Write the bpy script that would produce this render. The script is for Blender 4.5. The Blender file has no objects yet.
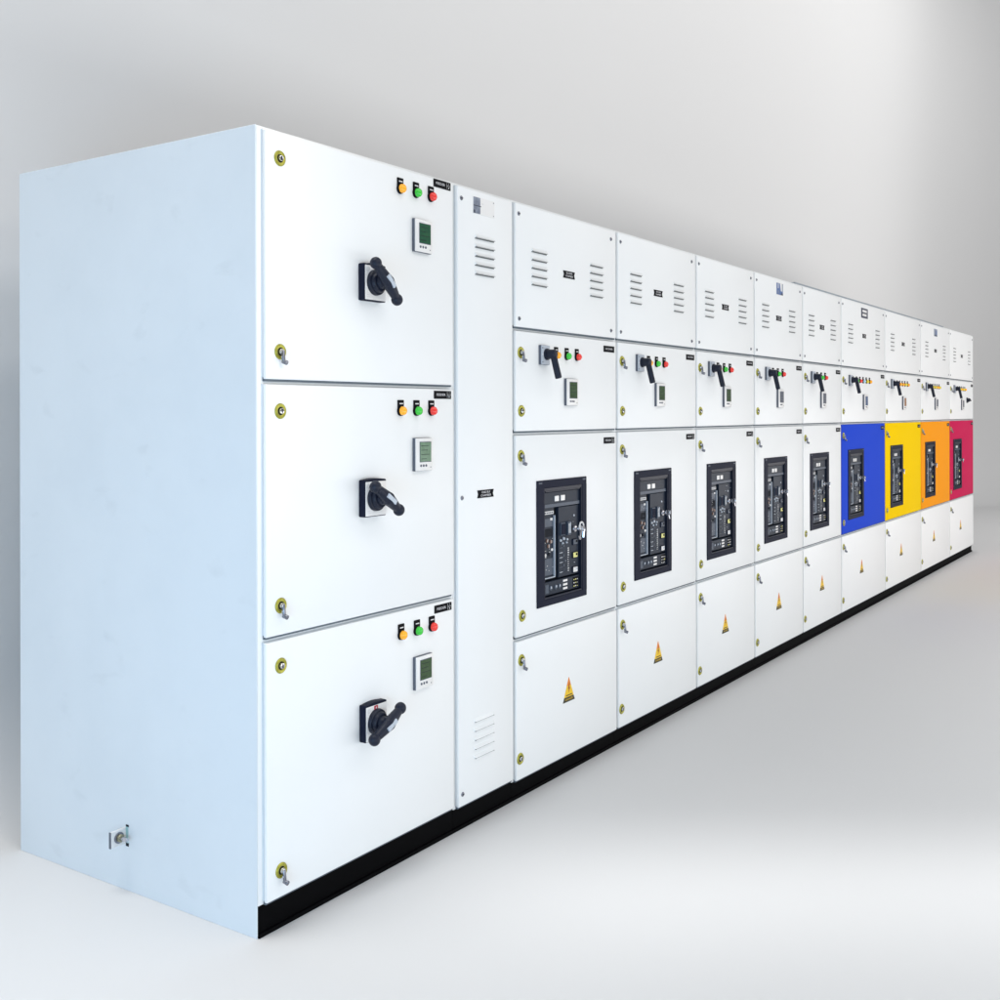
import bpy, bmesh, math, random
from mathutils import Vector, Matrix

S = bpy.context.scene
COL = S.collection

# ------------------------------------------------------------------ camera
cd = bpy.data.cameras.new("camera")
cam = bpy.data.objects.new("camera", cd)
COL.objects.link(cam)
YAW = 0.5902
ROLL = -0.0022
F = Vector((math.cos(YAW), math.sin(YAW), 0))
R = Vector((math.sin(YAW), -math.cos(YAW), 0))
U = Vector((0, 0, 1))
R2 = R * math.cos(ROLL) + U * math.sin(ROLL)
U2 = -R * math.sin(ROLL) + U * math.cos(ROLL)
m = Matrix((R2, U2, -F)).transposed().to_4x4()
m.translation = Vector((-2.0729, -2.1805, 1.4187))
cam.matrix_world = m
cd.sensor_width = 36
cd.lens = 1.08809 * 36
cd.shift_y = -0.08675
cd.clip_start = 0.05
cd.clip_end = 200
S.camera = cam

# ------------------------------------------------------------------ world
w = bpy.data.worlds.new("World")
S.world = w
w.use_nodes = True
bg = w.node_tree.nodes["Background"]
bg.inputs[0].default_value = (0.97, 0.98, 1.0, 1)
bg.inputs[1].default_value = 0.36

S.view_settings.view_transform = 'Standard'
S.view_settings.look = 'None'
S.view_settings.exposure = 0
S.view_settings.gamma = 1
S.cycles.use_denoising = True
S.cycles.max_bounces = 8
S.cycles.use_light_tree = False

# ------------------------------------------------------------------ lights
def area(name, loc, target, sx, sy, energy, color, spread=180):
    ld = bpy.data.lights.new(name, 'AREA')
    ld.shape = 'RECTANGLE'
    ld.size = sx
    ld.size_y = sy
    ld.energy = energy
    ld.color = color
    ld.spread = math.radians(spread)
    o = bpy.data.objects.new(name, ld)
    COL.objects.link(o)
    o.location = loc
    d = Vector(target) - Vector(loc)
    o.rotation_euler = d.to_track_quat('-Z', 'Y').to_euler()
    return o

# long overhead softbox in front of the line-up
area("softbox_overhead", (5.2, -3.2, 4.4), (5.2, 0.0, 1.1), 14.0, 1.2, 112, (1.0, 0.99, 0.985))
# two low unseen fills added behind the camera: they throw the soft shadow halo onto the backdrop
area("halo_fill_near", (1.2, -3.1, 0.70), (1.2, 0.0, 1.35), 7.4, 0.7, 57, (0.94, 0.98, 1.0))
area("halo_fill_far", (8.7, -3.1, 0.70), (8.7, 0.0, 1.35), 7.4, 0.7, 71, (1.0, 0.955, 0.925))
# cool light low on the left, raking the side panel and the near doors
area("softbox_left", (-2.8, -1.3, 0.75), (0.0, 0.5, 0.75), 1.3, 1.2, 42, (0.40, 0.69, 1.0))
# unseen fills added to brighten backdrop, far end, left floor and left wall
area("fill_backdrop", (6.0, -3.6, 7.6), (6.0, 1.6, 7.4), 20.0, 1.0, 330, (1.0, 0.995, 0.985), 125)
area("fill_far_end", (12.5, -4.5, 3.4), (17.5, 1.0, 3.0), 4.0, 3.0, 105, (1.0, 0.99, 0.98))
area("fill_left_floor", (-0.8, 0.3, 4.8), (-0.8, 0.3, 0.0), 1.2, 1.8, 17, (1.0, 0.97, 0.93), 70)
area("fill_left_wall", (-0.38, -2.7, 2.6), (-0.62, 1.6, 1.25), 0.5, 0.5, 2.3, (1.0, 0.93, 0.84), 45)
# unseen narrow fill added to brighten a band of the foreground floor
PF = Vector((-2.07, -2.18, 0)) + F * 3.22 + R * 1.5
pool = area("floor_band_fill", (PF.x, PF.y, 3.6), (PF.x, PF.y, 0), 3.4, 0.25, 2.5, (1, 1, 1), 22)
pool.rotation_euler = (0, 0, YAW - math.pi / 2)

# ------------------------------------------------------------------ materials
MATS = {}
def mat(name, col, rough=0.5, metal=0.0, spec=0.5, bump=0.0, bscale=300.0, mottled=0.0, mcol=None,
        mscale=2.0, emit=None, coat=0.0):
    if name in MATS:
        return MATS[name]
    M = bpy.data.materials.new(name)
    M.use_nodes = True
    nt = M.node_tree
    b = nt.nodes["Principled BSDF"]
    b.inputs["Base Color"].default_value = (*col, 1)
    b.inputs["Roughness"].default_value = rough
    b.inputs["Metallic"].default_value = metal
    b.inputs["Specular IOR Level"].default_value = spec
    b.inputs["Coat Weight"].default_value = coat
    tc = nt.nodes.new("ShaderNodeTexCoord")
    if mottled > 0:
        n = nt.nodes.new("ShaderNodeTexNoise")
        n.inputs["Scale"].default_value = mscale
        n.inputs["Detail"].default_value = 6
        n.inputs["Roughness"].default_value = 0.6
        nt.links.new(tc.outputs["Object"], n.inputs["Vector"])
        r = nt.nodes.new("ShaderNodeValToRGB")
        r.color_ramp.elements[0].position = 0.42
        r.color_ramp.elements[1].position = 0.68
        r.color_ramp.elements[0].color = (0, 0, 0, 1)
        r.color_ramp.elements[1].color = (mottled, mottled, mottled, 1)
        nt.links.new(n.outputs["Fac"], r.inputs["Fac"])
        mx = nt.nodes.new("ShaderNodeMix")
        mx.data_type = 'RGBA'
        mx.inputs["A"].default_value = (*col, 1)
        mx.inputs["B"].default_value = (*(mcol or tuple(c * 0.7 for c in col)), 1)
        nt.links.new(r.outputs["Color"], mx.inputs["Factor"])
        nt.links.new(mx.outputs["Result"], b.inputs["Base Color"])
    if bump > 0:
        n2 = nt.nodes.new("ShaderNodeTexNoise")
        n2.inputs["Scale"].default_value = bscale
        n2.inputs["Detail"].default_value = 3
        nt.links.new(tc.outputs["Object"], n2.inputs["Vector"])
        bp = nt.nodes.new("ShaderNodeBump")
        bp.inputs["Strength"].default_value = bump
        bp.inputs["Distance"].default_value = 0.002
        nt.links.new(n2.outputs["Fac"], bp.inputs["Height"])
        nt.links.new(bp.outputs["Normal"], b.inputs["Normal"])
    if emit:
        b.inputs["Emission Color"].default_value = (*emit[0], 1)
        b.inputs["Emission Strength"].default_value = emit[1]
    MATS[name] = M
    return M

WHITE = mat("white_powder_coat", (0.86, 0.875, 0.88), 0.42, spec=0.4, bump=0.05, bscale=240, mottled=0.25,
            mcol=(0.80, 0.82, 0.83), mscale=1.7)
SIDEM = mat("side_panel_shaded_paint", (0.72, 0.775, 0.815), 0.48, spec=0.4, bump=0.35, bscale=9, mottled=0.35,  # paint tint also carries the dimmer, cool light on this side
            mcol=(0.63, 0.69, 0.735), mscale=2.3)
def add_smudges(M, col, strength, scale, lo, hi):
    """faint hand and scuff marks with a shape of their own"""
    nt = M.node_tree
    b = nt.nodes["Principled BSDF"]
    src = b.inputs["Base Color"].links[0].from_socket
    tc = nt.nodes.new("ShaderNodeTexCoord")
    mp = nt.nodes.new("ShaderNodeMapping")
    mp.inputs["Scale"].default_value = (1, 1.0, 1.7)
    nt.links.new(tc.outputs["Object"], mp.inputs["Vector"])
    n = nt.nodes.new("ShaderNodeTexNoise")
    n.inputs["Scale"].default_value = scale
    n.inputs["Detail"].default_value = 8
    n.inputs["Distortion"].default_value = 0.3
    nt.links.new(mp.outputs["Vector"], n.inputs["Vector"])
    r = nt.nodes.new("ShaderNodeMapRange")
    r.inputs["From Min"].default_value = lo
    r.inputs["From Max"].default_value = hi
    r.inputs["To Max"].default_value = strength
    nt.links.new(n.outputs["Fac"], r.inputs["Value"])
    mx = nt.nodes.new("ShaderNodeMix")
    mx.data_type = 'RGBA'
    nt.links.new(src, mx.inputs["A"])
    mx.inputs["B"].default_value = (*col, 1)
    nt.links.new(r.outputs["Result"], mx.inputs["Factor"])
    nt.links.new(mx.outputs["Result"], b.inputs["Base Color"])
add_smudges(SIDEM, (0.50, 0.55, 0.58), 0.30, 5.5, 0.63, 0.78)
BLUE = mat("blue_powder_coat", (0.024, 0.072, 0.60), 0.6, spec=0.02, bump=0.05)
YELLOW = mat("yellow_powder_coat", (0.90, 0.60, 0.0), 0.6, spec=0.02, bump=0.05)
ORANGE = mat("orange_powder_coat", (0.90, 0.33, 0.015), 0.6, spec=0.02, bump=0.05)
CRIM = mat("crimson_powder_coat", (0.55, 0.012, 0.085), 0.55, spec=0.04, bump=0.05)
BLACK = mat("black_plinth_paint", (0.0015, 0.0015, 0.002), 0.7, spec=0.05)
DARK = mat("dark_recess", (0.02, 0.022, 0.028), 0.8, spec=0.1)
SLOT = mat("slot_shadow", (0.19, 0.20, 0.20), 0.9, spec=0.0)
NAVY = mat("navy_black_plastic", (0.007, 0.010, 0.026), 0.55, spec=0.12)
HANDLE = mat("handle_plastic", (0.008, 0.012, 0.027), 0.4, spec=0.3)
SLATE = mat("slate_panel", (0.016, 0.025, 0.042), 0.4, spec=0.15, mottled=0.6, mcol=(0.016, 0.022, 0.038), mscale=40)
SLATE2 = mat("slate_light", (0.045, 0.065, 0.10), 0.4, spec=0.4)
GREYP = mat("grey_switch_plate", (0.50, 0.55, 0.62), 0.4, spec=0.4)
LGREY = mat("light_grey_label", (0.72, 0.72, 0.72), 0.5)
FACEW = mat("white_plastic", (0.82, 0.81, 0.80), 0.35)
METSIDE = mat("meter_side_grey", (0.10, 0.115, 0.15), 0.45)
BRASS = mat("yellow_zinc", (0.46, 0.44, 0.07), 0.34, metal=0.6, mottled=0.9, mcol=(0.22, 0.20, 0.02), mscale=60)
BOLTB = mat("blackened_bolt", (0.03, 0.03, 0.033), 0.4, metal=0.6)
BRASSD = mat("dull_brass", (0.34, 0.32, 0.22), 0.3, metal=0.9)
CHROME = mat("chrome", (0.58, 0.58, 0.62), 0.2, metal=1.0)
GAPSHADE = mat("gap_shade_dark", (0.13, 0.155, 0.18), 0.7, spec=0.1)  # painted shade for the gap under each door
GAPSHADEL = mat("gap_shade_pale", (0.66, 0.71, 0.75), 0.7, spec=0.1)  # paler painted shade for the side and top gaps
STEEL = mat("dull_steel", (0.24, 0.25, 0.29), 0.35, metal=1.0)
PBLACK = mat("engraved_black", (0.004, 0.004, 0.006), 0.6, spec=0.1)
PTEXT = mat("engraved_white", (0.75, 0.75, 0.78), 0.5)
GLENS = mat("green_lens", (0.03, 0.50, 0.035), 0.2, coat=0.5, emit=((0.02, 0.5, 0.02), 0.18))
ALENS = mat("amber_lens", (0.95, 0.42, 0.01), 0.2, coat=0.5, emit=((0.9, 0.35, 0.0), 0.18))
RLENS = mat("red_lens", (0.75, 0.03, 0.02), 0.2, coat=0.5, emit=((0.8, 0.02, 0.01), 0.18))
YLENS = mat("yellow_lens", (0.90, 0.72, 0.06), 0.2, coat=0.5)
CLENS = mat("pale_blue_lens", (0.45, 0.72, 0.85), 0.2, coat=0.5)
LCDD = mat("lcd_dark_green", (0.018, 0.085, 0.045), 0.2, spec=0.3, mottled=0.6, mcol=(0.03, 0.12, 0.05), mscale=60)
LCDL = mat("lcd_pale_green", (0.16, 0.26, 0.17), 0.2, spec=0.3, mottled=0.6, mcol=(0.10, 0.18, 0.10), mscale=60)
LCDO = mat("lcd_olive", (0.045, 0.085, 0.035), 0.2, spec=0.3, mottled=0.6, mcol=(0.07, 0.11, 0.06), mscale=60)
LCDB = mat("lcd_blue_grey", (0.10, 0.15, 0.28), 0.2, spec=0.3)
LCDR = mat("lcd_brown", (0.40, 0.20, 0.10), 0.2, spec=0.3)
WYEL = mat("warning_yellow", (0.86, 0.55, 0.01), 0.45)
WORG = mat("warning_orange", (0.80, 0.24, 0.015), 0.45)
WDARK = mat("warning_black", (0.03, 0.027, 0.01), 0.5)
WRED = mat("warning_red_mark", (0.28, 0.03, 0.01), 0.5)
REDL = mat("red_tag", (0.42, 0.01, 0.03), 0.5)
COPPER = mat("copper_tone", (0.20, 0.11, 0.08), 0.4)
WINM = mat("yellow_flag", (0.70, 0.68, 0.22), 0.4)
STKB = mat("sticker_blue", (0.09, 0.16, 0.36), 0.4)
STKD = mat("sticker_dark", (0.04, 0.05, 0.085), 0.4)
STKG = mat("sticker_grey_blue", (0.22, 0.26, 0.36), 0.4)
MIRR = mat("brushed_plate", (0.30, 0.34, 0.42), 0.3, metal=0.4, mottled=0.9, mcol=(0.10, 0.12, 0.18), mscale=30)
TEAL = mat("teal_reflection", (0.32, 0.52, 0.52), 0.5)
DUCT = mat("duct_grey_blue", (0.34, 0.39, 0.44), 0.5)
WALLM = mat("backdrop_grey", (0.70, 0.70, 0.70), 0.85, spec=0.1)
FLOORM = mat("floor_grey", (0.70, 0.70, 0.70), 0.85, spec=0.1)

# ------------------------------------------------------------------ mesh builder
class MB:
    def __init__(self):
        self.bm = bmesh.new()
        self.mats = []
    def mi(self, M):
        if M not in self.mats:
            self.mats.append(M)
        return self.mats.index(M)
    def _merge(self, b, M, T=None):
        if T is not None:
            bmesh.ops.transform(b, matrix=T, verts=b.verts[:])
        i = self.mi(M)
        for f in b.faces:
            f.material_index = i
        me = bpy.data.meshes.new("tmp")
        b.to_mesh(me)
        b.free()
        self.bm.from_mesh(me)
        bpy.data.meshes.remove(me)
        return self
    def box(self, x0, x1, y0, y1, z0, z1, M, bev=0.0, seg=2, hole=None, back=None):
        b = bmesh.new()
        r = bmesh.ops.create_cube(b, size=1)
        T = Matrix.Translation(((x0 + x1) / 2, (y0 + y1) / 2, (z0 + z1) / 2)) @ \
            Matrix.Diagonal((x1 - x0, y1 - y0, z1 - z0, 1))
        bmesh.ops.transform(b, matrix=T, verts=b.verts[:])
        if bev > 0:
            bmesh.ops.bevel(b, geom=b.edges[:], offset=bev, segments=seg, profile=0.5, affect='EDGES')
        if hole:
            b.faces.ensure_lookup_table()
            ff = min((f for f in b.faces if f.normal.y < -0.99), key=lambda f: -f.calc_area())
            vs = sorted(ff.verts, key=lambda v: (round(v.co.z, 4), round(v.co.x, 4)))
            bl, br, tl, tr = vs
            y = ff.verts[0].co.y
            hx0, hx1, hz0, hz1 = hole
            a = [b.verts.new((hx0, y, hz0)), b.verts.new((hx1, y, hz0)),
                 b.verts.new((hx1, y, hz1)), b.verts.new((hx0, y, hz1))]
            o = [bl, br, tr, tl]
            b.faces.remove(ff)
            c = [b.verts.new((v.co.x, y1 - 0.001, v.co.z)) for v in a]
            for i in range(4):
                j = (i + 1) % 4
                b.faces.new((o[i], o[j], a[j], a[i]))
                b.faces.new((a[i], a[j], c[j], c[i]))
            # the sheet is cut right through: take its back away behind the opening
            fb = min((f for f in b.faces if f.normal.y > 0.99), key=lambda f: -f.calc_area())
            bl, br, tl, tr = sorted(fb.verts, key=lambda v: (round(v.co.z, 4), round(v.co.x, 4)))
            o = [bl, br, tr, tl]
            b.faces.remove(fb)
            for v in c:
                v.co.y = o[0].co.y
            for i in range(4):
                j = (i + 1) % 4
                b.faces.new((o[j], o[i], c[i], c[j]))
            bmesh.ops.recalc_face_normals(b, faces=b.faces[:])
        return self._merge(b, M)
    def cyl(self, c, axis, r0, r1, length, M, seg=24, bev=0.0):
        b = bmesh.new()
        bmesh.ops.create_cone(b, cap_ends=True, segments=seg, radius1=r0, radius2=r1, depth=length)
        if bev > 0:
            es = [e for e in b.edges if any(len(f.verts) > 4 for f in e.link_faces)]
            bmesh.ops.bevel(b, geom=es, offset=bev, segments=2, profile=0.5, affect='EDGES')
        q = Vector((0, 0, 1)).rotation_difference(Vector(axis).normalized())
        T = Matrix.Translation(Vector(c) + Vector(axis).normalized() * length / 2) @ q.to_matrix().to_4x4()
        return self._merge(b, M, T)
    def rod(self, a, c, r0, r1, M, seg=16, bev=0.0):
        a = Vector(a); c = Vector(c)
        return self.cyl(a, c - a, r0, r1, (c - a).length, M, seg, bev)
    def sph(self, c, r, M, sc=(1, 1, 1), seg=20):
        b = bmesh.new()
        bmesh.ops.create_uvsphere(b, u_segments=seg, v_segments=seg // 2, radius=r)
        return self._merge(b, M, Matrix.Translation(c) @ Matrix.Diagonal((*sc, 1)))
    def ring(self, c, ro, ri, y0, y1, M, seg=32):
        """annulus in the x-z plane with a rounded lip"""
        b = bmesh.new()
        prof = [(ri, y1), (ri, y0 + 0.002), (ri + 0.003, y0), (ro - 0.003, y0), (ro, y0 + 0.003), (ro, y1)]
        rows = []
        for k in range(seg):
            a = 2 * math.pi * k / seg
            rows.append([b.verts.new((c[0] + r * math.cos(a), y, c[2] + r * math.sin(a))) for r, y in prof])
        for k in range(seg):
            p, q = rows[k], rows[(k + 1) % seg]
            for i in range(len(prof) - 1):
                b.faces.new((p[i], p[i + 1], q[i + 1], q[i]))
        bmesh.ops.recalc_face_normals(b, faces=b.faces[:])
        return self._merge(b, M)
    def prism(self, pts, y0, y1, M):
        """polygon in x-z extruded from y0 (front) to y1"""
        b = bmesh.new()
        f = [b.verts.new((x, y0, z)) for x, z in pts]
        k = [b.verts.new((x, y1, z)) for x, z in pts]
        b.faces.new(f)
        b.faces.new(k[::-1])
        n = len(pts)
        for i in range(n):
            j = (i + 1) % n
            b.faces.new((f[i], k[i], k[j], f[j]))
        bmesh.ops.recalc_face_normals(b, faces=b.faces[:])
        return self._merge(b, M)
    def text(self, s, x, z, h, y, M, width=None):
        c = bpy.data.curves.new("t", 'FONT')
        c.body = s
        c.size = h
        c.align_x = 'CENTER'
        c.align_y = 'CENTER'
        c.resolution_u = 2
        o = bpy.data.objects.new("t", c)
        me = bpy.data.meshes.new_from_object(o)
        b = bmesh.new()
        b.from_mesh(me)
        sx = 1.0
        if width and b.verts:
            wd = max(v.co.x for v in b.verts) - min(v.co.x for v in b.verts)
            sx = width / wd
        T = Matrix.Translation((x, y, z)) @ Matrix.Rotation(math.pi / 2, 4, 'X') @ Matrix.Diagonal((sx, 1, 1, 1))
        self._merge(b, M, T)
        bpy.data.objects.remove(o)
        bpy.data.curves.remove(c)
        bpy.data.meshes.remove(me)
        return self
    def mesh(self, name):
        for e in self.bm.edges:
            if len(e.link_faces) == 2:
                e.smooth = e.calc_face_angle(0) < math.radians(38)
        for f in self.bm.faces:
            f.smooth = True
        me = bpy.data.meshes.new(name)
        self.bm.to_mesh(me)
        self.bm.free()
        for M in self.mats:
            me.materials.append(M)
        return me

POS = {}
def put(name, me, parent, loc):
    """link mesh (shared data) as a child; loc in the parent's cabinet coordinates"""
    o = bpy.data.objects.new(name, me)
    COL.objects.link(o)
    loc = Vector(loc)
    base = POS.get(parent.name, Vector((0, 0, 0))) if parent else Vector((0, 0, 0))
    if parent:
        o.parent = parent
    o.location = loc - base
    POS[o.name] = loc
    return o

CACHE = {}
def cached(key, fn):
    if key not in CACHE:
        CACHE[key] = fn()
    return CACHE[key]

# ------------------------------------------------------------------ component meshes (front faces -y, origin on the door face)
def m_lock(key):
    def f():
        b = MB()
        b.ring((0, 0, 0), 0.0215, 0.0115, -0.0045, 0.001, BRASS)
        b.cyl((0, 0.001, 0), (0, -1, 0), 0.0122, 0.0122, 0.003, DARK, 20)  # dark disc painted for the shadow inside the ring
        b.cyl((0, -0.001, 0), (0, -1, 0), 0.0088, 0.0078, 0.0075, CHROME, 20, 0.0012)
        if not key:
            b.box(-0.0020, 0.0020, -0.0088, -0.0080, -0.0055, 0.0055, DARK)
        else:
            b.cyl((0, -0.006, 0), (0, -1, 0), 0.0065, 0.0060, 0.007, CHROME, 14, 0.001)
            b.rod((0, -0.010, 0.003), (0.0, -0.014, -0.027), 0.0055, 0.0050, STEEL, 10, 0.001)
            b.cyl((0, -0.009, -0.014), (0, -1, -0.1), 0.0062, 0.0052, 0.0055, CHROME, 10, 0.001)
            b.rod((0.0, -0.010, -0.027), (0.0015, -0.025, -0.031), 0.0060, 0.0066, STEEL, 12, 0.001)
        return b.mesh("lock")
    return cached(("lock", key), f)

def m_screw():
    def f():
        b = MB()
        b.cyl((0, 0.001, 0), (0, -1, 0), 0.0085, 0.007, 0.004, STEEL, 16, 0.0012)
        b.box(-0.005, 0.005, -0.0045, -0.0028, -0.001, 0.001, DARK)
        return b.mesh("screw")
    return cached("screw", f)

def m_vent(wd, slots=5, pitch=0.031, dark=True):
    def f():
        b = MB()
        for k in range(slots):
            z = -k * pitch
            # louvre hood: wedge open at its lower side, ends tapered
            bb = bmesh.new()
            h, d, t = 0.013, 0.008, 0.008
            v = [bb.verts.new(c) for c in ((0, 0, z), (wd, 0, z), (wd, 0, z + h), (0, 0, z + h),
                                           (t, -d, z), (wd - t, -d, z))]
            bb.faces.new((v[4], v[5], v[2], v[3]))
            bb.faces.new((v[0], v[4], v[3]))
            bb.faces.new((v[5], v[1], v[2]))
            b._merge(bb, WHITE)
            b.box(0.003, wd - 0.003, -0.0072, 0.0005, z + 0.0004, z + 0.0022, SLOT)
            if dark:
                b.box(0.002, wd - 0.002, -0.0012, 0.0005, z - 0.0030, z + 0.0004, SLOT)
        return b.mesh("vent")
    return cached(("vent", wd, slots, pitch, dark), f)

def m_plate2(l1, l2, wd=0.09, ht=0.028):
    """double-line engraved plate with notched ends"""
    def f():
        b = MB()
        n = 0.006
        b.prism([(0, 0), (wd, 0), (wd - n, ht / 2), (wd, ht), (0, ht), (n, ht / 2)], -0.0022, 0.0005, PBLACK)
        b.text(l1, wd / 2, ht * 0.70, 0.0105, -0.0026, PTEXT, wd * 0.52)
        b.text(l2, wd / 2, ht * 0.29, 0.0105, -0.0026, PTEXT, wd * 0.64)
        return b.mesh("nameplate")
    return cached(("p2", l1, l2), f)

def m_plate1(txt, wd=0.093, ht=0.026, sym=True):
    def f():
        b = MB()
        b.box(0, wd, -0.0022, 0.0005, 0, ht, PBLACK, 0.0006, 1)
        tw = 0.70 if sym else 0.9
        b.text(txt, wd * tw / 2 + 0.003, ht / 2, 0.011, -0.0026, PTEXT, wd * tw * 0.75)
        if sym:
            b.box(wd * 0.76, wd * 0.768, -0.0026, -0.002, 0.003, ht - 0.003, LGREY)
            b.box(wd * 0.77, wd * 0.97, -0.0026, -0.002, ht * 0.49, ht * 0.53, LGREY)
            b.text("I", wd * 0.88, ht * 0.76, 0.010, -0.0026, PTEXT)
            b.sph((wd * 0.88, -0.002, ht * 0.26), 0.0028, PTEXT, (1, 0.3, 1), 10)
        return b.mesh("nameplate")
    return cached(("p1", txt, sym), f)

def m_lamp_holder(sc):
    def f():
        b = MB()
        w_, = (0.0145 * sc,)
        b.box(-w_, w_, -0.004, 0.0005, -0.004, 0.034 * sc, PBLACK, 0.001, 1)
        b.cyl((0, 0.0005, 0), (0, -1, 0), 0.0165 * sc, 0.0155 * sc, 0.009, PBLACK, 24, 0.001)
        b.box(-w_ * 0.6, w_ * 0.6, -0.0046, -0.0038, 0.021 * sc, 0.0245 * sc, LGREY)
        return b.mesh("indicator_light")
    return cached(("lh", sc), f)

def m_lens(M, sc):
    def f():
        b = MB()
        b.cyl((0, -0.006, 0), (0, -1, 0), 0.0145 * sc, 0.0135 * sc, 0.008, M, 24, 0.001)
        b.sph((0, -0.0135, 0), 0.0138 * sc, M, (1, 0.72, 1), 20)
        return b.mesh("lens")
    return cached(("lens", M.name, sc), f)

def m_meter():
    def f():
        b = MB()
        W, H = 0.089, 0.106
        b.box(0, W, -0.010, 0.0005, 0, H, METSIDE, 0.001, 1)
        b.box(0.0008, W - 0.0008, -0.014, -0.0098, 0.0008, H - 0.0008, FACEW, 0.0018, 2)
        for k in range(3):
            b.cyl((0.026 + k * 0.0135, -0.0135, 0.017), (0, -1, 0), 0.0042, 0.0038, 0.0022, METSIDE, 12)
        b.cyl((0.077, -0.0135, 0.011), (0, -1, 0), 0.0018, 0.0018, 0.0012, METSIDE, 8)
        b.box(0.026, 0.046, -0.0145, -0.0138, 0.0965, 0.0985, LGREY)
        return b.mesh("power_meter")
    return cached("meter", f)

def m_screen(M):
    def f():
        b = MB()
        b.box(0.019, 0.080, -0.0150, -0.0136, 0.028, 0.094, METSIDE, 0.0008, 1)
        b.box(0.021, 0.078, -0.0156, -0.0146, 0.030, 0.092, M)
        for k in range(4):
            b.box(0.026, 0.026 + (0.040, 0.034, 0.044, 0.028)[k], -0.0159, -0.0154, 0.080 - k * 0.014, 0.0815 - k * 0.014, DARK)
        return b.mesh("screen")
    return cached(("scr", M.name), f)

# rotary switch of the tall-door cabinet: origin = hub centre on the door
def m_rot_base(red):
    def f():
        b = MB()
        x0, x1, z0, z1 = -0.048, 0.052, -0.056, 0.056
        b.box(x0, x1, -0.025, 0.0005, z0, z1, NAVY, 0.004, 2)
        # slightly crowned top rim
        pts = [(x0 + 0.004, z1 - 0.004)] + [(x0 + 0.004 + (x1 - x0 - 0.008) * k / 8, z1 - 0.002 + 0.005 * math.sin(math.pi * k / 8))
                                            for k in range(9)] + [(x1 - 0.004, z1 - 0.004)]
        b.prism(pts[::-1], -0.0245, 0.0, NAVY)
        b.box(x0 + 0.002, x1 - 0.003, -0.0268, -0.0245, z0 + 0.003, z1 - 0.006, FACEW, 0.0012, 1)
        b.ring((x0 + 0.014, 0, z1 - 0.018), 0.0062, 0.0042, -0.0282, -0.026, LGREY, 16)
        b.box(x0 + 0.008, x0 + 0.020, -0.0274, -0.0265, z0 + 0.016, z0 + 0.019, LGREY)
        b.box(x0 + 0.008, x0 + 0.024, -0.0274, -0.0265, z0 + 0.010, z0 + 0.0125, LGREY)
        if red:
            b.box(-0.010, 0.006, -0.0282, -0.0262, 0.030, 0.049, REDL, 0.0005, 1)
            b.box(-0.005, 0.001, -0.0288, -0.0280, 0.033, 0.037, PTEXT)
            b.box(-0.004, 0.000, -0.0288, -0.0280, 0.040, 0.045, PTEXT)
        return b.mesh("mounting_plate")
    return cached(("rotb", red), f)

def m_rot_handle(ax, az, bx, bz):
    def f():
        b = MB()
        b.cyl((0, -0.026, 0), (0, -1, 0), 0.040, 0.038, 0.012, HANDLE, 40, 0.002)
        b.cyl((0, -0.036, 0), (0, -1, 0), 0.033, 0.029, 0.014, HANDLE, 36, 0.003)
        b.cyl((0, -0.046, 0), (0, -1, 0), 0.022, 0.017, 0.020, HANDLE, 28, 0.002)
        A = Vector((ax, -0.071, az)); B = Vector((bx, -0.071, bz)); C = Vector((0, -0.075, 0))
        b.rod(A, C, 0.0120, 0.0205, HANDLE, 20)
        b.rod(C, B, 0.0205, 0.0120, HANDLE, 20)
        b.sph(C, 0.0208, HANDLE)
        b.sph(A, 0.0185, HANDLE, (1, 0.95, 1), 24)
        b.sph(B, 0.0185, HANDLE, (1, 0.95, 1), 24)
        d = (B - A).normalized()
        n = Vector((-d.z, 0, d.x))
        # silver strip on the handle's outer face
        bb = bmesh.new()
        L, Wd = 0.022, 0.0062
        c0 = C + Vector((-0.0035, -0.0206, 0)) + n * 0.0
        vs = []
        for s, t in ((-1, -1), (1, -1), (1, 1), (-1, 1)):
            vs.append(c0 + d * L * s + n * Wd * t)
        fr = [bb.verts.new(v) for v in vs]
        bk = [bb.verts.new(v + Vector((0, 0.006, 0))) for v in vs]
        bb.faces.new(fr)
        bb.faces.new(bk[::-1])
        for i in range(4):
            bb.faces.new((fr[i], bk[i], bk[(i + 1) % 4], fr[(i + 1) % 4]))
        bmesh.ops.recalc_face_normals(bb, faces=bb.faces[:])
        b._merge(bb, GREYP)
        # little screw heads on the hub
        for q in (-0.017, 0.017):
            b.cyl((n.x * q, -0.049, n.z * q), (0, -1, 0), 0.0026, 0.0022, 0.0025, STEEL, 8)
        return b.mesh("handle")
    return cached(("roth", round(ax, 3), round(az, 3)), f)

# pistol handle switch of the breaker cabinets: origin = shaft centre on the door
def m_pis_base():
    def f():
        b = MB()
        b.box(-0.036, 0.026, -0.010, 0.0005, -0.040, 0.034, METSIDE, 0.001, 1)
        b.box(-0.0355, 0.0255, -0.014, -0.0095, -0.0395, 0.0335, GREYP, 0.003, 2)
        for s in (-1, 1):
            b.cyl((-0.029, -0.0135, 0.027 * s - 0.003), (0, -1, 0), 0.0028, 0.0025, 0.002, STEEL, 8)
        b.box(-0.032, -0.024, -0.0146, -0.0138, -0.004, 0.001, PTEXT)
        return b.mesh("mounting_plate")
    return cached("pisb", f)

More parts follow.
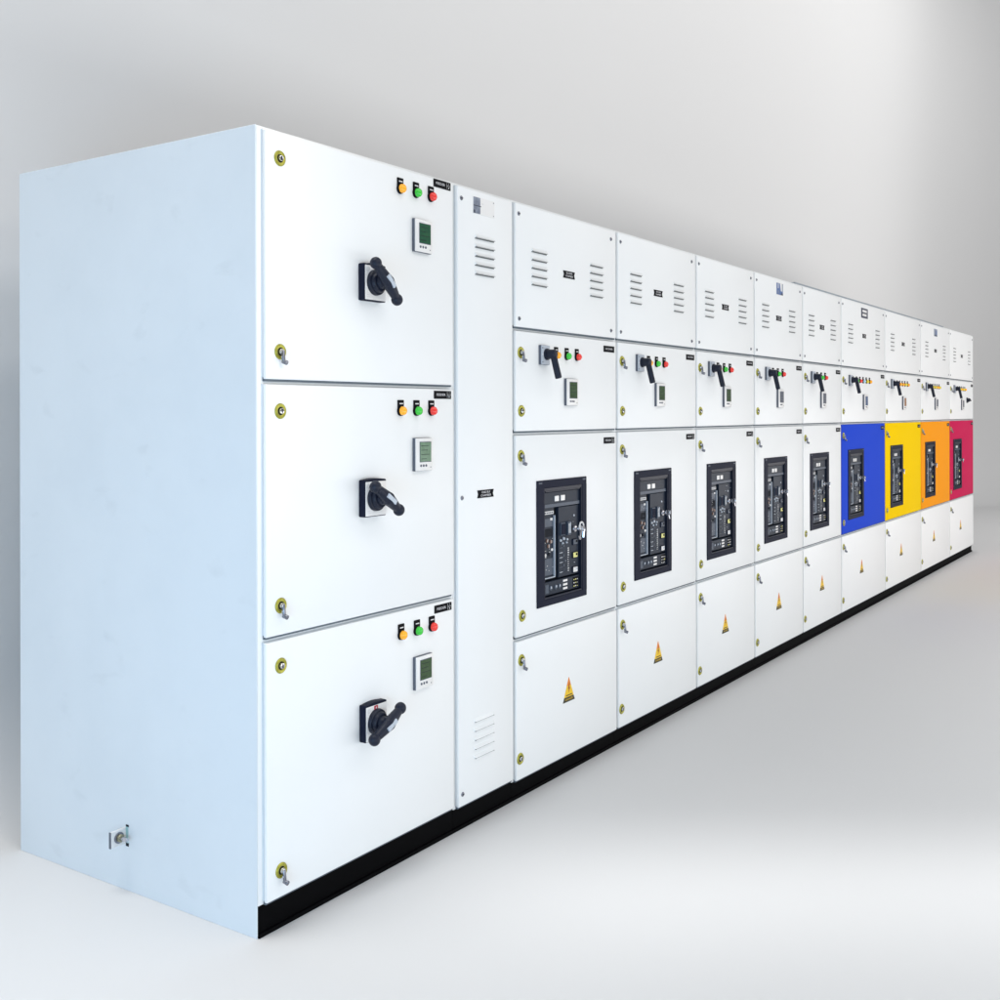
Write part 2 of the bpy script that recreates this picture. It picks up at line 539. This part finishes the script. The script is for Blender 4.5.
def m_pis_handle():
    def f():
        b = MB()
        b.cyl((0, -0.012, 0), (0, -1, 0), 0.0225, 0.0215, 0.010, HANDLE, 28, 0.002)
        b.cyl((0, -0.018, 0), (0, -1, 0), 0.0190, 0.0170, 0.036, HANDLE, 24, 0.003)
        # grip: rounded, slightly flared bar falling from the shaft end
        bb = bmesh.new()
        bmesh.ops.create_cube(bb, size=1)
        T = Matrix.Translation((0.002, -0.0515, -0.040)) @ Matrix.Rotation(math.radians(-11), 4, 'X') @ \
            Matrix.Rotation(math.radians(-7), 4, 'Y') @ Matrix.Diagonal((0.021, 0.022, 0.108, 1))
        bmesh.ops.transform(bb, matrix=T, verts=bb.verts[:])
        for v in bb.verts:
            if v.co.z > -0.03:
                v.co.x += 0.002 if v.co.x < 0.004 else -0.001
        bmesh.ops.bevel(bb, geom=bb.edges[:], offset=0.005, segments=3, profile=0.5, affect='EDGES')
        b._merge(bb, HANDLE)
        return b.mesh("handle")
    return cached("pish", f)

def m_triangle():
    def f():
        b = MB()
        W, H = 0.09, 0.095
        def seg(z0, z1, M, y):
            a0 = W / 2 * (1 - z0 / H); a1 = W / 2 * (1 - z1 / H)
            pts = [(-a0, z0), (a0, z0)] + ([(a1, z1), (-a1, z1)] if z1 < H - 1e-6 else [(0, H)])
            b.prism(pts, y, 0.0005, M)
        seg(0, 0.019, WDARK, -0.0015)
        seg(0.019, 0.062, WYEL, -0.0015)
        seg(0.062, H, WORG, -0.0015)
        b.text("DANGER", 0, 0.0095, 0.010, -0.0019, WYEL, 0.058)
        b.box(-0.024, 0.024, -0.0019, -0.0012, 0.0235, 0.0275, WDARK)
        b.prism([(-0.003, 0.034), (0.008, 0.055), (0.001, 0.054), (0.004, 0.078), (-0.008, 0.050), (-0.001, 0.051)],
                -0.0021, -0.0012, WRED)
        return b.mesh("warning_sign")
    return cached("tri", f)

# air circuit breaker seen in its door opening: origin = lower left of the bezel
BW, BH = 0.378, 0.480
def m_breaker():
    def f():
        b = MB()
        iu0, iu1, iz0, iz1 = 0.052, 0.343, 0.026, 0.450
        y0 = -0.005
        b.box(0, BW, y0, 0.0005, 0, iz0, NAVY, 0.0015, 1)
        b.box(0, BW, y0, 0.0005, iz1, BH, NAVY, 0.0015, 1)
        b.box(0, iu0, y0 + 0.0003, 0.0005, iz0 - 0.002, iz1 + 0.002, NAVY, 0.0)
        b.box(iu1, BW, y0 + 0.0003, 0.0005, iz0 - 0.002, iz1 + 0.002, NAVY, 0.0)
        # inner lip and housing
        for (a0, a1, c0, c1) in ((iu0, iu1, iz0, iz0 + 0.006), (iu0, iu1, iz1 - 0.012, iz1),
                                 (iu0, iu0 + 0.006, iz0 + 0.006, iz1 - 0.012), (iu1 - 0.006, iu1, iz0 + 0.006, iz1 - 0.012)):
            b.box(a0, a1, y0 + 0.002, 0.030, c0, c1, HANDLE, 0.001, 1)
        b.box(iu0 - 0.01, iu1 + 0.01, 0.030, 0.034, iz0 - 0.01, iz1 + 0.01, DARK)
        for x in (0.022, BW - 0.022):
            for z in (BH - 0.010,):
                b.box(x - 0.012, x + 0.012, y0 - 0.0008, y0 + 0.0005, z - 0.003, z + 0.003, SLATE2)
        return b.mesh("circuit_breaker")
    return cached("brk", f)

def m_trip(v):
    def f():
        rnd = random.Random(5 + v)
        b = MB()
        b.box(0.062, 0.148, 0.012, 0.030, 0.096, 0.372, SLATE, 0.001, 1)
        b.box(0.074, 0.144, 0.0105, 0.0125, 0.346, 0.358, LGREY, 0.0005, 1)
        for k in range(5):
            b.box(0.078 + k * 0.013, 0.086 + k * 0.013, 0.0100, 0.0108, 0.349, 0.355, SLATE2)
        b.box(0.074, 0.140, 0.0105, 0.0125, 0.298, 0.330, SLATE2, 0.001, 1)
        b.box(0.118, 0.134, 0.0098, 0.0108, 0.322, 0.331, LGREY)
        b.box(0.078, 0.136, 0.0100, 0.0125, 0.260, 0.290, DARK)
        # copper coloured dials
        for x, z in ((0.094, 0.246), (0.122, 0.240), (0.104, 0.224)):
            b.cyl((x, 0.0125, z), (0, -1, 0), 0.0078, 0.0068, 0.005, COPPER, 14)
            b.box(x - 0.001, x + 0.001, 0.0068, 0.0076, z - 0.006, z + 0.006, LGREY)
        b.sph((0.084, 0.011, 0.190), 0.0062, FACEW, (1, 0.4, 1.2), 10)
        b.sph((0.132, 0.011, 0.208), 0.0065, FACEW, (1.3, 0.4, 0.9), 10)
        b.cyl((0.108, 0.0125, 0.192), (0, -1, 0), 0.007, 0.006, 0.004, DARK, 12)
        b.box(0.074, 0.138, 0.0105, 0.0125, 0.112, 0.176, SLATE2, 0.001, 1)
        # clear cover edge: light line right and bottom
        b.box(0.1435, 0.1462, 0.004, 0.014, 0.104, 0.340, GREYP)
        b.box(0.066, 0.1462, 0.004, 0.014, 0.1012, 0.104, GREYP)
        for k in range(16):
            x = rnd.uniform(0.07, 0.134); z = rnd.uniform(0.115, 0.33)
            b.box(x, x + rnd.uniform(0.003, 0.010), 0.0092, 0.0100, z, z + 0.0018, rnd.choice([LGREY, GREYP, SLATE2]))
        return b.mesh("trip_unit")
    return cached(("trip", v), f)

def m_control(v):
    def f():
        rnd = random.Random(50 + v)
        b = MB()
        # upper shroud, band, white squares
        b.box(0.060, 0.337, 0.006, 0.030, 0.376, 0.432, SLATE, 0.002, 1)
        b.box(0.062, 0.335, 0.0035, 0.0065, 0.372, 0.386, SLATE2, 0.0008, 1)
        b.box(0.142, 0.172, 0.0025, 0.0065, 0.394, 0.415, FACEW, 0.0008, 1)
        b.box(0.188, 0.218, 0.0025, 0.0065, 0.394, 0.415, FACEW, 0.0008, 1)
        b.box(0.066, 0.332, -0.001, 0.010, 0.4325, 0.440, HANDLE, 0.001, 1)
        # main panel
        b.box(0.176, 0.336, 0.008, 0.030, 0.094, 0.370, SLATE, 0.002, 1)
        b.box(0.152, 0.170, 0.020, 0.029, 0.094, 0.372, PBLACK)
        # push buttons and levers
        b.box(0.188, 0.222, 0.003, 0.009, 0.256, 0.306, SLATE2, 0.001, 1)
        b.box(0.191, 0.219, 0.001, 0.0035, 0.260, 0.302, NAVY, 0.001, 1)
        b.box(0.238, 0.262, 0.001, 0.009, 0.254, 0.308, SLATE2, 0.001, 1)
        b.box(0.243, 0.249, -0.001, 0.002, 0.262, 0.300, LGREY)
        b.box(0.254, 0.259, -0.001, 0.002, 0.262, 0.304, GREYP)
        for x, z, r in ((0.190, 0.238, 0.0055), (0.214, 0.243, 0.0065), (0.240, 0.238, 0.005), (0.236, 0.226, 0.004), (0.206, 0.226, 0.0045)):
            b.cyl((x, 0.009, z), (0, -1, 0), r, r * 0.85, 0.006, GREYP, 12)
        b.cyl((0.296, 0.009, 0.328), (0, -1, 0), 0.005, 0.004, 0.003, GREYP, 10)
        # spring / drawing outline of the racking handle
        for k in range(6):
            z = 0.112 + k * 0.019
            b.box(0.184, 0.206, 0.0066, 0.0082, z, z + 0.0022, rnd.choice([SLATE2, GREYP]))
            b.box(0.216 - (k % 2) * 0.004, 0.219, 0.0066, 0.0082, z + 0.003, z + 0.012, SLATE2)
        # column of small white lettering
        for k in range(11):
            z = 0.112 + k * 0.0088
            b.box(0.246, 0.252 + rnd.uniform(-0.002, 0.003), 0.0064, 0.0082, z, z + rnd.uniform(0.0025, 0.0055), LGREY)
        # three flag windows
        for z, M in ((0.213, SLATE2), (0.161, WINM), (0.103, LGREY)):
            b.box(0.281, 0.319, 0.004, 0.009, z - 0.003, z + 0.022, NAVY, 0.001, 1)
            b.box(0.284, 0.316, 0.0026, 0.0045, z, z + 0.019, M)
            b.box(0.303, 0.313, 0.0018, 0.0030, z + 0.007, z + 0.016, PBLACK if M is not LGREY else GREYP)
        # bottom strip
        b.box(0.060, 0.336, 0.006, 0.030, 0.036, 0.088, SLATE, 0.002, 1)
        for z in (0.074, 0.059, 0.044):
            b.box(0.206, 0.238, 0.0042, 0.0066, z, z + 0.008, FACEW)
        b.box(0.284, 0.328, 0.0046, 0.0066, 0.042, 0.082, PBLACK, 0.0006, 1)
        for k in range(9):
            x = 0.286 + (k % 3) * 0.014; z = 0.045 + (k // 3) * 0.013
            b.box(x, x + rnd.uniform(0.004, 0.009), 0.0034, 0.0050, z, z + rnd.uniform(0.002, 0.005), rnd.choice([WINM, LGREY, FACEW]))
        b.box(0.072, 0.098, 0.0044, 0.0066, 0.044, 0.078, SLATE2, 0.001, 1)
        for x in (0.112, 0.150, 0.178):
            b.cyl((x, 0.0066, 0.062), (0, -1, 0), 0.010, 0.009, 0.003, SLATE2, 16)
            b.box(x - 0.001, x + 0.006, 0.0028, 0.0040, 0.060, 0.068, GREYP)
        for k in range(12):
            x = rnd.uniform(0.18, 0.325); z = rnd.uniform(0.10, 0.36)
            b.box(x, x + rnd.uniform(0.003, 0.009), 0.0066, 0.0082, z, z + 0.0016, rnd.choice([GREYP, SLATE2]))
        return b.mesh("control_panel")
    return cached(("ctl", v), f)

def m_keys(bunch):
    def f():
        b = MB()
        x, z = 0.284, 0.277
        b.cyl((x, 0.009, z), (0, -1, 0), 0.014, 0.013, 0.016, CHROME, 20, 0.001)
        b.cyl((x, -0.006, z), (0, -1, 0), 0.0045, 0.0045, 0.014, CHROME, 10)
        b.cyl((x - 0.0025, -0.028, z + 0.001), (1, 0, 0), 0.0135, 0.0135, 0.005, CHROME, 20, 0.001)   # key bow, edge on
        if bunch:
            b.ring((x + 0.004, 0, z + 0.012), 0.018, 0.012, -0.036, -0.030, FACEW, 20)
            b.rod((x + 0.004, -0.034, z + 0.002), (x - 0.018, -0.034, z - 0.040), 0.0055, 0.0045, CHROME, 8)
            b.rod((x + 0.012, -0.037, z - 0.002), (x + 0.008, -0.037, z - 0.034), 0.0062, 0.0045, CHROME, 8)
            b.cyl((x + 0.010, -0.036, z + 0.000), (0, -1, 0.2), 0.0115, 0.0115, 0.004, CHROME, 14)
            b.cyl((x - 0.016, -0.033, z - 0.034), (0, -1, 0.2), 0.0085, 0.0085, 0.004, CHROME, 14)
        else:
            b.rod((x, -0.032, z - 0.006), (x + 0.006, -0.034, z - 0.026), 0.004, 0.0035, CHROME, 8)
            b.cyl((x + 0.004, -0.036, z + 0.004), (0.3, -1, 0), 0.010, 0.010, 0.003, CHROME, 14)
        return b.mesh("key_bunch" if bunch else "key")
    return cached(("keys", bunch), f)

def m_door(wd, ht, M, hole=None):
    key = ("door", round(wd, 4), round(ht, 4), M.name, hole)
    def f():
        b = MB()
        b.box(0, wd, 0, 0.0120, 0, ht, M, 0.0035, 3, hole=hole)
        g = 0.006
        # strips coloured as the shadow lines in the door gaps, darkest at the lower edge
        b.box(-0.0016, wd + 0.0016, 0.0110, 0.0155, ht - 0.004, ht + 0.0012, GAPSHADEL)
        b.box(0.002, wd - 0.002, 0.0060, 0.0155, -g, 0.006, GAPSHADE, 0.001, 1)
        b.box(-0.0012, 0.006, 0.0112, 0.0155, 0.006, ht - 0.004, GAPSHADEL)
        b.box(wd - 0.006, wd + 0.0012, 0.0112, 0.0155, 0.006, ht - 0.004, GAPSHADEL)
        return b.mesh("door")
    return cached(key, f)

# ------------------------------------------------------------------ cabinet assembly
YF = -0.016          # door face plane
DEPTH = 1.0876
HT = 2.2
GROUP = "switchgear cabinets joined in one long line-up"

def cabinet(x0, wd, zb, label):
    o = bpy.data.objects.new("switchgear_cabinet", None)
    COL.objects.link(o)
    o.location = (x0, 0, 0)
    o.empty_display_size = 0.2
    o["label"] = label
    o["category"] = "switchgear cabinet"
    o["group"] = GROUP
    POS[o.name] = Vector((0, 0, 0))
    return o

def body(c, wd, zb, left=0.0, hole=None):
    me = MB().box(left, wd - 0.0006, 0, DEPTH, zb, HT, WHITE, 0.003, 2, hole=hole).mesh("body")
    put("body", me, c, (0, 0, 0))
    pl = MB()
    pl.box(left + 0.001, wd - 0.0006, 0.004, DEPTH - 0.03, 0.0, zb - 0.0005, BLACK)
    pl.box(left + 0.001, wd - 0.0006, -0.004, 0.006, 0.0, 0.012, BLACK, 0.001, 1)
    put("plinth", pl.mesh("plinth"), c, (0, 0, 0))

def lights(c, us, z, mats, sc=1.0):
    for u, M in zip(us, mats):
        h = put("indicator_light", m_lamp_holder(sc), c, (u, YF, z))
        put("lens", m_lens(M, sc), h, (u, YF, z))

def meter(c, u, z, M):
    h = put("power_meter", m_meter(), c, (u, YF, z))
    put("screen", m_screen(M), h, (u, YF, z))

# ---- cabinet 1 : three big doors
X = [0.0, 0.893, 1.252, 2.056, 2.886, 3.672, 4.488, 5.282, 6.402, 7.556, 8.702, 9.822]
ZB = [0.086, 0.076, 0.067, 0.067, 0.067, 0.067, 0.066, 0.066, 0.066, 0.066, 0.066]

c = cabinet(X[0], 0.893, ZB[0], "white cabinet at the near left end with three big doors and a bare side panel")
body(c, 0.893, ZB[0], left=0.0035)
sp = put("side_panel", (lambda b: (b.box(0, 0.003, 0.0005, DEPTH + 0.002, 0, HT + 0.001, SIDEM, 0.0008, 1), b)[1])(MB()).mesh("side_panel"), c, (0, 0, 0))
sp["label"] = "plain white end panel with bluish shade in its colour and faint smudges"
t = MB()
# flat earthing bar standing out of a slot in the sheet, a bolt through it
t.box(-0.052, 0.002, 0.5535, 0.5600, 0.139, 0.187, LGREY, 0.0012, 1)
t.box(-0.0545, -0.0518, 0.5530, 0.5610, 0.139, 0.187, METSIDE, 0.0006, 1)  # dark cap paints the bar's shaded end
t.cyl((-0.025, 0.5535, 0.164), (0, -1, 0), 0.0165, 0.0165, 0.003, STEEL, 24, 0.0006)
t.cyl((-0.025, 0.5505, 0.164), (0, -1, 0), 0.0125, 0.0125, 0.009, BRASSD, 6, 0.0008)
t.cyl((-0.025, 0.5415, 0.164), (0, -1, 0), 0.0065, 0.0060, 0.026, CHROME, 12, 0.0008)
t.box(-0.0010, 0.001, 0.540, 0.5530, 0.132, 0.142, DARK)
t.box(-0.0010, 0.001, 0.540, 0.5530, 0.190, 0.196, DARK)
t.box(-0.0008, 0.001, 0.5425, 0.5530, 0.142, 0.190, TEAL)  # reflection beside the bar, painted as a teal strip
put("earth_terminal", t.mesh("earth_terminal"), sp, (0, 0, 0))

LOCKS1 = 0.074
for (z0, z1, hz, mz, lz, pz, lk, keyed, scr, ends, red) in (
        (1.513, 2.190, 1.8134, 1.936, 2.125, 2.163, (2.120, 1.589), (False, True), LCDD, ((-0.050, 0.050), (0.048, -0.050)), False),
        (0.811, 1.499, 1.1640, 1.234, 1.427, 1.467, (1.426, 0.892), (False, True), LCDL, ((-0.054, 0.038), (0.055, -0.038)), False),
        (ZB[0] + 0.006, 0.797, 0.4900, 0.535, 0.723, 0.762, (0.727, 0.165), (False, True), LCDO, ((0.060, 0.033), (-0.061, -0.033)), True)):
    d = put("door", m_door(0.855, z1 - z0, WHITE), c, (0.020, YF, z0))
    for z, kk in zip(lk, keyed):
        put("lock", m_lock(kk), d, (LOCKS1, YF, z))
    put("nameplate", m_plate1("FEEDER"), d, (0.769, YF, pz))
    sw = put("rotary_switch", m_rot_base(red), c, (0.445, YF, hz))
    put("handle", m_rot_handle(ends[0][0], ends[0][1], ends[1][0], ends[1][1]), sw, (0.445, YF, hz))
    lights(c, (0.595, 0.675, 0.753), lz, (ALENS, GLENS, RLENS))
    meter(c, 0.656, mz, scr)

# ---- cabinet 2 : narrow, one full-height cover
c = cabinet(X[1], 0.359, ZB[1], "narrow white cabinet with a single full-height door, right of the three-door cabinet")
body(c, 0.359, ZB[1])
d = put("door", m_door(0.339, 2.190 - ZB[1] - 0.008, WHITE), c, (0.010, YF, ZB[1] + 0.008))
for z in (2.150, 1.131, 0.125):
    put("screw", m_screw(), d, (0.032, YF, z))
put("vent", m_vent(0.120, 5, 0.0312, True), d, (0.110, YF, 2.026))
put("vent", m_vent(0.120, 5, 0.0312, False), d, (0.098, YF, 0.352))
put("nameplate", m_plate2("CABLE BUS", "CHAMBER", 0.100, 0.027), d, (0.122, YF, 1.124))
t = MB()
t.box(0, 0.130, -0.0018, 0.0005, 0, 0.058, FACEW, 0.0006, 1)
t.box(0.001, 0.042, -0.0024, -0.0016, 0.001, 0.057, MIRR)
t.box(0.001, 0.046, -0.0030, -0.0022, 0.026, 0.029, STKD)
t.box(0.001, 0.010, -0.0030, -0.0022, 0.001, 0.012, STKD)
t.box(0.050, 0.062, -0.0023, -0.0016, 0.036, 0.040, LGREY)
for q in ((0.124, 0.052), (0.124, 0.006)):
    t.cyl((q[0], -0.0016, q[1]), (0, -1, 0), 0.002, 0.002, 0.0012, STEEL, 8)
put("rating_plate", t.mesh("rating_plate"), d, (0.100, YF, 2.110))

# ---- breaker cabinets
def breaker_cabinet(i, label, M=WHITE, wide=False, screen=LCDO, lamps=None, sticker=None, bunch=False, dx=0.0, knob=False):
    x0 = X[i]
    wd = X[i + 1] - X[i]
    zb = ZB[i]
    c = cabinet(x0, wd, zb, label)
    bu = 0.150 if not wide else 0.150
    bu += dx
    bz = 0.683
    hole = (bu + 0.010, bu + BW - 0.010, bz + 0.010, bz + BH - 0.010)
    body(c, wd, zb, hole=hole)
    g = 0.0095
    dw = wd - 2 * g
    # busbar chamber cover
    d = put("cover_panel", m_door(dw, 2.190 - 1.736, WHITE), c, (g, YF, 1.736))
    for u, z in ((0.032, 2.152), (wd - 0.055, 2.152), (0.034, 1.766), (wd - 0.055, 1.766)):
        put("screw", m_screw(), d, (u, YF, z))
    v1, v2 = (0.118, 0.565) if not wide else (0.160, 0.850)
    put("vent", m_vent(0.112), d, (v1 + dx * 0.5, YF, 2.024))
    put("vent", m_vent(0.112), d, (v2 + dx * 0.5, YF, 2.022))
    pu = (0.352 if not wide else 0.510) + dx
    put("nameplate", m_plate2("BUS BAR", "CHAMBER"), d, (pu, YF, 1.950))
    if sticker is not None:
        put(*sticker, d, ((0.345, 0.480, 0.50)[0 if not wide else (1 if sticker[0] == "emblem_plate" else 2)], YF, 2.092 + (0.006 if not wide else 0)))
    # metering door
    d = put("door", m_door(dw, 1.721 - 1.352, WHITE), c, (g, YF, 1.352))
    put("lock", m_lock(True), d, (0.044, YF, 1.642))
    put("lock", m_lock(False), d, (0.047, YF, 1.427))
    put("nameplate", m_plate1("INCOMER", sym=False), d, (wd - 0.122, YF, 1.674))
    sw = put("rotary_switch", m_pis_base(), c, (0.205 + dx, YF, 1.642))
    put("handle", m_pis_handle(), sw, (0.205 + dx, YF, 1.642))
    if not wide:
        lights(c, (0.295 + dx, 0.376 + dx, 0.456 + dx), 1.642, (ALENS, GLENS, RLENS), 0.95)
        meter(c, 0.358 + dx, 1.448, screen)
    else:
        lights(c, [0.270 + 0.083 * k for k in range(6)], 1.640, lamps, 0.88)
        meter(c, 0.515, 1.440, screen)
    if knob:
        kb = MB()
        kb.box(-0.024, 0.024, -0.008, 0.0005, -0.026, 0.026, HANDLE, 0.002, 1)
        kb.cyl((0, -0.007, 0), (0, -1, 0), 0.020, 0.015, 0.020, HANDLE, 20, 0.002)
        kb.rod((-0.024, -0.026, 0.010), (0.030, -0.030, -0.006), 0.011, 0.007, HANDLE, 12, 0.002)
        put("selector_knob", kb.mesh("selector_knob"), c, (0.800, YF, 1.538))
    # breaker door
    z0, z1 = 0.596, 1.337
    dh = (round(hole[0] - g, 4), round(hole[1] - g, 4), round(hole[2] - z0, 4), round(hole[3] - z0, 4))
    d = put("door", m_door(dw, z1 - z0, M, dh), c, (g, YF, z0))
    if M is not WHITE:
        d["label"] = {"blue_powder_coat": "bright blue", "yellow_powder_coat": "bright yellow",
                      "orange_powder_coat": "orange", "crimson_powder_coat": "crimson"}[M.name] + " door around the breaker"
    put("lock", m_lock(True), d, (0.044, YF, 1.262))
    put("lock", m_lock(False), d, (0.050, YF, 0.672))
    put("nameplate", m_plate1("FEEDER"), d, (wd - 0.122, YF, 1.291))
    br = put("circuit_breaker", m_breaker(), c, (bu, YF, bz))
    put("trip_unit", m_trip(i % 3), br, (bu, YF, bz))
    put("control_panel", m_control(i % 3), br, (bu, YF, bz))
    put("key_bunch" if bunch else "key", m_keys(bunch), br, (bu, YF, bz))
    # cable door
    d = put("door", m_door(dw, 0.581 - zb - 0.006, WHITE), c, (g, YF, zb + 0.006))
    put("lock", m_lock(True), d, (0.044, YF, 0.510))
    put("lock", m_lock(False), d, (0.034, YF, 0.150))
    put("warning_sign", m_triangle(), d, ((0.389 if not wide else 0.478) + dx, YF, 0.283))
    return c

def stk_emblem():
    b = MB()
    W, H = 0.120, 0.074
    b.box(0, 0.115, -0.0015, 0.0005, 0, H, FACEW, 0.0005, 1)
    b.prism([(0.004, 0.004), (0.110, 0.004), (0.110, 0.026), (0.076, 0.026), (0.060, H - 0.004), (0.004, H - 0.004)], -0.002, -0.0012, STKB)
    b.box(0.026, 0.036, -0.0025, -0.0018, 0.040, 0.068, FACEW)
    b.box(0.096, 0.110, -0.002, -0.0012, 0.026, H - 0.004, STKG)
    b.box(0.080, 0.110, -0.0025, -0.0018, 0.004, 0.016, STKD)
    b.box(0.024, 0.044, -0.0025, -0.0018, 0.010, 0.028, STKG)
    return b.mesh("emblem_sticker")
def stk_bars():
    b = MB()
    b.box(0, 0.165, -0.002, 0.0005, 0, 0.070, STKD, 0.0006, 1)
    b.box(0.026, 0.135, -0.0026, -0.0018, 0.041, 0.057, FACEW)
    b.box(0.026, 0.130, -0.0026, -0.0018, 0.014, 0.030, FACEW)
    return b.mesh("emblem_plate")
def stk_plain():
    b = MB()
    b.box(0, 0.120, -0.002, 0.0005, 0, 0.066, STKG, 0.0006, 1)
    b.box(0.070, 0.112, -0.0026, -0.0018, 0.018, 0.050, STKB)
    b.box(0.030, 0.100, -0.0026, -0.0018, 0.004, 0.014, STKD)
    return b.mesh("emblem_label")

breaker_cabinet(2, "white breaker cabinet directly right of the narrow cabinet, with the largest bunch of keys", bunch=True, dx=0.0)
breaker_cabinet(3, "second white breaker cabinet right of the narrow full-height cabinet", dx=0.004)
breaker_cabinet(4, "white breaker cabinet just left of the one with a blue emblem sticker on top", dx=-0.028)
breaker_cabinet(5, "white breaker cabinet with a small blue emblem sticker on its top cover", dx=-0.008, screen=METSIDE,
                sticker=("emblem_sticker", stk_emblem()))
breaker_cabinet(6, "white breaker cabinet touching the left side of the cabinet with the blue door", dx=-0.020, screen=METSIDE)
breaker_cabinet(7, "cabinet with a bright blue breaker door between white doors", BLUE, True, LCDB,
                (GLENS, GLENS, RLENS, CLENS, YLENS, ALENS), ("emblem_plate", stk_bars()))
breaker_cabinet(8, "cabinet with a bright yellow breaker door between the blue and orange ones", YELLOW, True, LCDR,
                (GLENS, RLENS, ALENS, ALENS, YLENS, ALENS))
breaker_cabinet(9, "cabinet with an orange breaker door between the yellow and crimson ones", ORANGE, True, METSIDE,
                (GLENS, RLENS, YLENS, YLENS, ALENS, YLENS), ("emblem_label", stk_plain()))
breaker_cabinet(10, "last cabinet at the far right end with a crimson breaker door", CRIM, True, METSIDE,
                (GLENS, RLENS, YLENS, ALENS, YLENS, ALENS), knob=True)

# cable duct lying on the roofs of the far cabinets
b = MB()
b.box(0, 4.3, 0, 0.30, 0, 0.046, DUCT, 0.004, 2)
o = put("cable_duct", b.mesh("cable_duct"), None, (4.7, 0.10, HT + 0.001))
o["label"] = "low grey-blue duct lying along the roofs of the far cabinets"
o["category"] = "cable duct"

# ------------------------------------------------------------------ floor and backdrop
def sheet(name, bm, M):
    for f in bm.faces:
        f.smooth = True
    me = bpy.data.meshes.new(name)
    bm.to_mesh(me)
    bm.free()
    me.materials.append(M)
    o = bpy.data.objects.new(name, me)
    COL.objects.link(o)
    o["kind"] = "structure"
    return o

bm = bmesh.new()
vs = [bm.verts.new(v) for v in ((-14, -14, 0), (23, -14, 0), (23, 3, 0), (-14, 3, 0))]
bm.faces.new(vs)
sheet("floor", bm, FLOORM)

# seamless wall: a plan path (behind the cabinets, round a corner, across the far end) swept with a coved profile
WY, WX, CR, CV = 1.62, 21.0, 6.0, 0.45
path = [(-12.0, WY, 0, -1)]
path += [(-12.0 + k * 2.0, WY, 0, -1) for k in range(1, 16) if -12.0 + k * 2.0 < WX - CR - 0.2]
for k in range(17):
    a = math.pi / 2 * (1 - k / 16)
    path.append((WX - CR + CR * math.cos(a), WY - CR + CR * math.sin(a), -math.cos(a), -math.sin(a)))
path.append((WX, -12.0, -1, 0))
prof = [(CV + 0.7, -0.004), (CV + 0.2, -0.0008)]
for k in range(13):
    a = math.pi / 2 * k / 12
    prof.append((CV - CV * math.sin(a), CV - CV * math.cos(a)))
prof.append((0, 14.0))
bm = bmesh.new()
rows = []
for i_, (x, y, nx, ny) in enumerate(path):
    # the cove opens out wide past the end of the line-up
    k_ = 1.0 if nx == 0 else 1.0 + 4.5 * min(1.0, max(0.0, -nx) / 0.6)
    rows.append([bm.verts.new((x + nx * d_ * k_, y + ny * d_ * k_, z * (k_ if z < 1 else 1) if z < 1 else z)) for d_, z in prof])
for i in range(len(rows) - 1):
    for j in range(len(prof) - 1):
        bm.faces.new((rows[i][j], rows[i + 1][j], rows[i + 1][j + 1], rows[i][j + 1]))
sheet("backdrop_wall", bm, WALLM)
